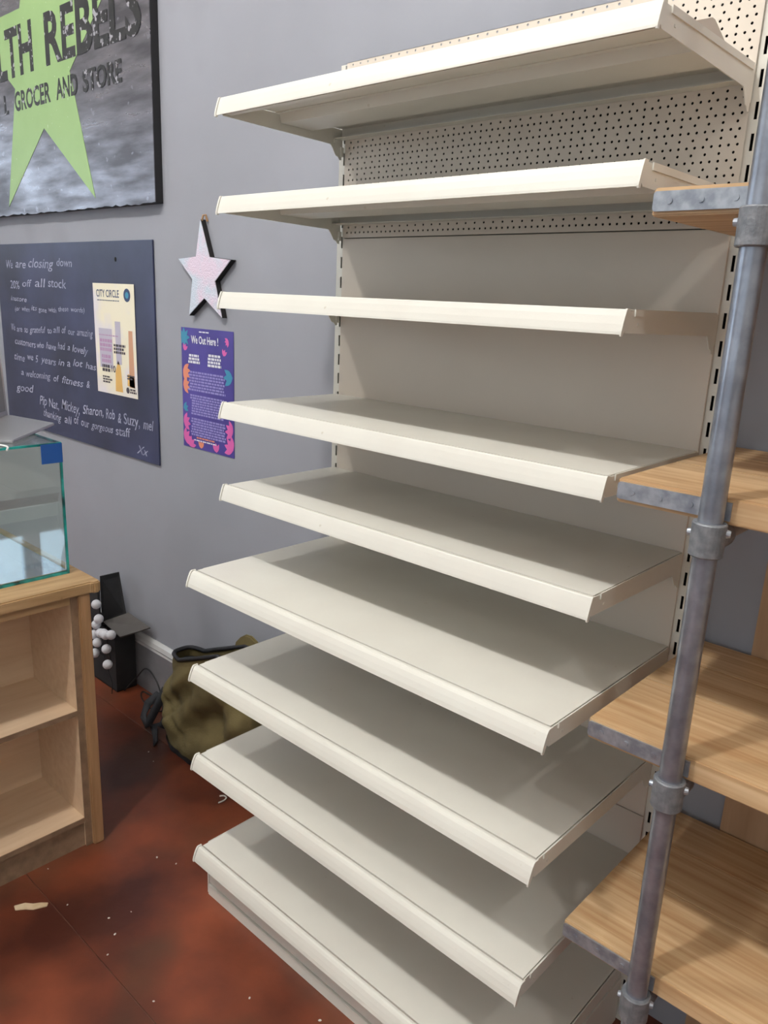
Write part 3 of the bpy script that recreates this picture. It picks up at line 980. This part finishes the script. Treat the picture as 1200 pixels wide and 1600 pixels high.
nu, nv = 120, 48
vv = []
for j in range(nv + 1):
    v = j / nv
    for i in range(nu):
        th = 2 * math.pi * i / nu
        cx, sy = math.cos(th), math.sin(th)
        e = 0.55
        px = math.copysign(abs(cx) ** e, cx)
        py = math.copysign(abs(sy) ** e, sy)
        u = (px + 1) / 2
        sq = 1.0 - 0.03 * v - 0.25 * max(0, v - 0.85)
        bul = 1.0 + 0.05 * math.sin(math.pi * min(1, v * 1.1))
        wr = 0.016 * math.sin(9 * v + 7 * u + 1.5 * math.sin(5 * u)) + 0.011 * math.sin(15 * v - 13 * u + 2) + 0.005 * math.sin(24 * u + 9 * v)
        wr += 0.014 * (1 - 2 * abs(math.sin(5.5 * u + 4.5 * v + 0.6))) ** 3 + 0.010 * (1 - 2 * abs(math.sin(8 * u - 6.0 * v + 1.1))) ** 3
        wr *= math.sin(math.pi * min(1, v + 0.08)) ** 0.6
        x = (BX0 + BX1) / 2 + px * (BX1 - BX0) / 2 * (sq * bul) + 0.035 * v * (1 - u)
        y = (BY0 + BY1) / 2 + py * ((BY1 - BY0) / 2 * (1 - 0.25 * v) * bul) + wr * (1 if py < 0 else 0.3)
        y = min(y, 0.052)
        z = v * bag_top(u) + 0.002
        vv.append((x, y, z))
ff = []
for j in range(nv):
    for i in range(nu):
        ff.append((j * nu + i, j * nu + (i + 1) % nu, (j + 1) * nu + (i + 1) % nu, (j + 1) * nu + i))
ff.append(tuple(range(nu))[::-1])
body = MB().add(vv, ff).build('bag_body', OLIVE, bag, smooth=True)
# inside floor of the opening
MB().add([(q[0], q[1], q[2] - 0.035) for q in vv[-nu:]], [tuple(range(nu))]).build('bag_lining', BAGBLK, bag)
# black rim and base
rim = [vv[nv * nu + i] for i in range(nu)] + [vv[nv * nu]]
MB().tube(rim, 0.0075, 6, caps=False).build('zip_rim', BAGBLK, bag, smooth=True)
bb0 = MB()
for j in (0, 3):
    pass
ring0 = [(q[0], q[1], 0.001) for q in vv[0:nu]]
vb = []
for i in range(nu):
    for j in range(4):
        q = vv[j * nu + i]
        cx, cy = (BX0 + BX1) / 2, (BY0 + BY1) / 2
        vb.append((q[0] + (0.0035 if q[0] > cx else -0.0035), min(q[1] + (0.0035 if q[1] > cy else -0.0035), 0.055), q[2]))
fb = []
for i in range(nu):
    for j in range(3):
        a = i * 4 + j
        b = ((i + 1) % nu) * 4 + j
        fb.append((a, b, b + 1, a + 1))
bb0.add(vb, fb).build('base_trim', BAGBLK, bag, smooth=True)
# raised flap at the back of the opening
fl_ = MB().prism([(-0.500, 0.405), (-0.33, 0.43), (-0.345, 0.468), (-0.372, 0.490), (-0.400, 0.500), (-0.430, 0.496), (-0.460, 0.476), (-0.485, 0.450)], 'y', 0.018, 0.032)
fl_.build('top_flap', OLIVE, bag, bevel=0.005)
# folded shoulder strap lying on the left
sp_ = [(-0.76, -0.09, 0.20), (-0.80, -0.105, 0.12), (-0.84, -0.115, 0.045), (-0.88, -0.105, 0.008), (-0.95, -0.075, 0.008), (-0.965, -0.045, 0.045), (-0.93, -0.025, 0.085), (-0.87, -0.02, 0.08), (-0.83, -0.04, 0.06), (-0.82, -0.07, 0.02), (-0.86, -0.085, 0.008), (-0.80, -0.115, 0.006), (-0.74, -0.15, 0.008)]
ws = MB()
vv2 = []
for i, q in enumerate(sp_):
    a = Vector(sp_[max(0, i - 1)])
    b = Vector(sp_[min(len(sp_) - 1, i + 1)])
    tdir = (b - a).normalized()
    sd = tdir.cross(Vector((0.3, -0.9, 0.3))).normalized() * 0.017
    nn = tdir.cross(sd).normalized() * 0.002
    for s1, s2 in ((1, 1), (1, -1), (-1, -1), (-1, 1)):
        w_ = Vector(q) + sd * s1 + nn * s2
        w_.z = max(w_.z, 0.0015)
        vv2.append(w_)
ff2 = []
for i in range(len(sp_) - 1):
    for k in range(4):
        ff2.append((i * 4 + k, i * 4 + (k + 1) % 4, (i + 1) * 4 + (k + 1) % 4, (i + 1) * 4 + k))
ff2 += [(3, 2, 1, 0), tuple(range(len(vv2) - 4, len(vv2)))]
ws.add(vv2, ff2).build('shoulder_strap', BAGBLK, bag, smooth=True)
MB().box(-0.90, -0.865, -0.03, -0.018, 0.085, 0.11).build('buckle', ALU, bag, bevel=0.003)

# ================================================================== litter on the floor
ps = MB()
pts = [(-0.318, -0.838), (-0.300, -0.842), (-0.286, -0.822), (-0.270, -0.808), (-0.256, -0.776), (-0.266, -0.768), (-0.280, -0.782), (-0.290, -0.798), (-0.308, -0.812)]
ps.prism(pts, 'z', 0.0005, 0.004)
tag(ps.build('paper_scrap', SCRAP, None, bevel=0.001), 'torn cream paper scrap on the red floor beside the counter', 'litter')
hk = MB().cord([(-0.335, -0.160, 0.003), (-0.326, -0.148, 0.003), (-0.312, -0.150, 0.003), (-0.306, -0.164, 0.003), (-0.308, -0.184, 0.003)], 0.0026, 6)
tag(hk.build('plastic_hook', CRUMB, None, smooth=True), 'small white curled plastic hook on the floor behind the shelves', 'litter')
DEB = [(-0.084, -0.627), (-0.105, -0.680), (-0.222, -0.464), (0.515, -0.493), (-0.394, -0.71), (-0.16, -0.439), (0.202, -0.734), (0.003, -0.742), (0.353, -0.57), (-0.044, -0.696), (-0.662, -0.207), (-0.727, -0.187), (-0.225, -0.735)]
cr0 = None
for i, (x, y) in enumerate(DEB):
    if cr0 is None:
        cr0 = MB().sphere((0, 0, 0), 0.0035, 6, 4, (1.2, 0.8, 0.5)).build('crumb', CRUMB)
        c = cr0
    else:
        c = cr0.copy()
        C.objects.link(c)
    c.location = (x, y, 0.0012)
    s_ = random.uniform(0.6, 1.1)
    c.scale = (s_, s_, s_)
    c.rotation_euler = (0, 0, random.uniform(0, 3))
    tag(c, 'tiny white crumb on the red-brown floor', 'litter', 'white crumbs scattered on the floor')
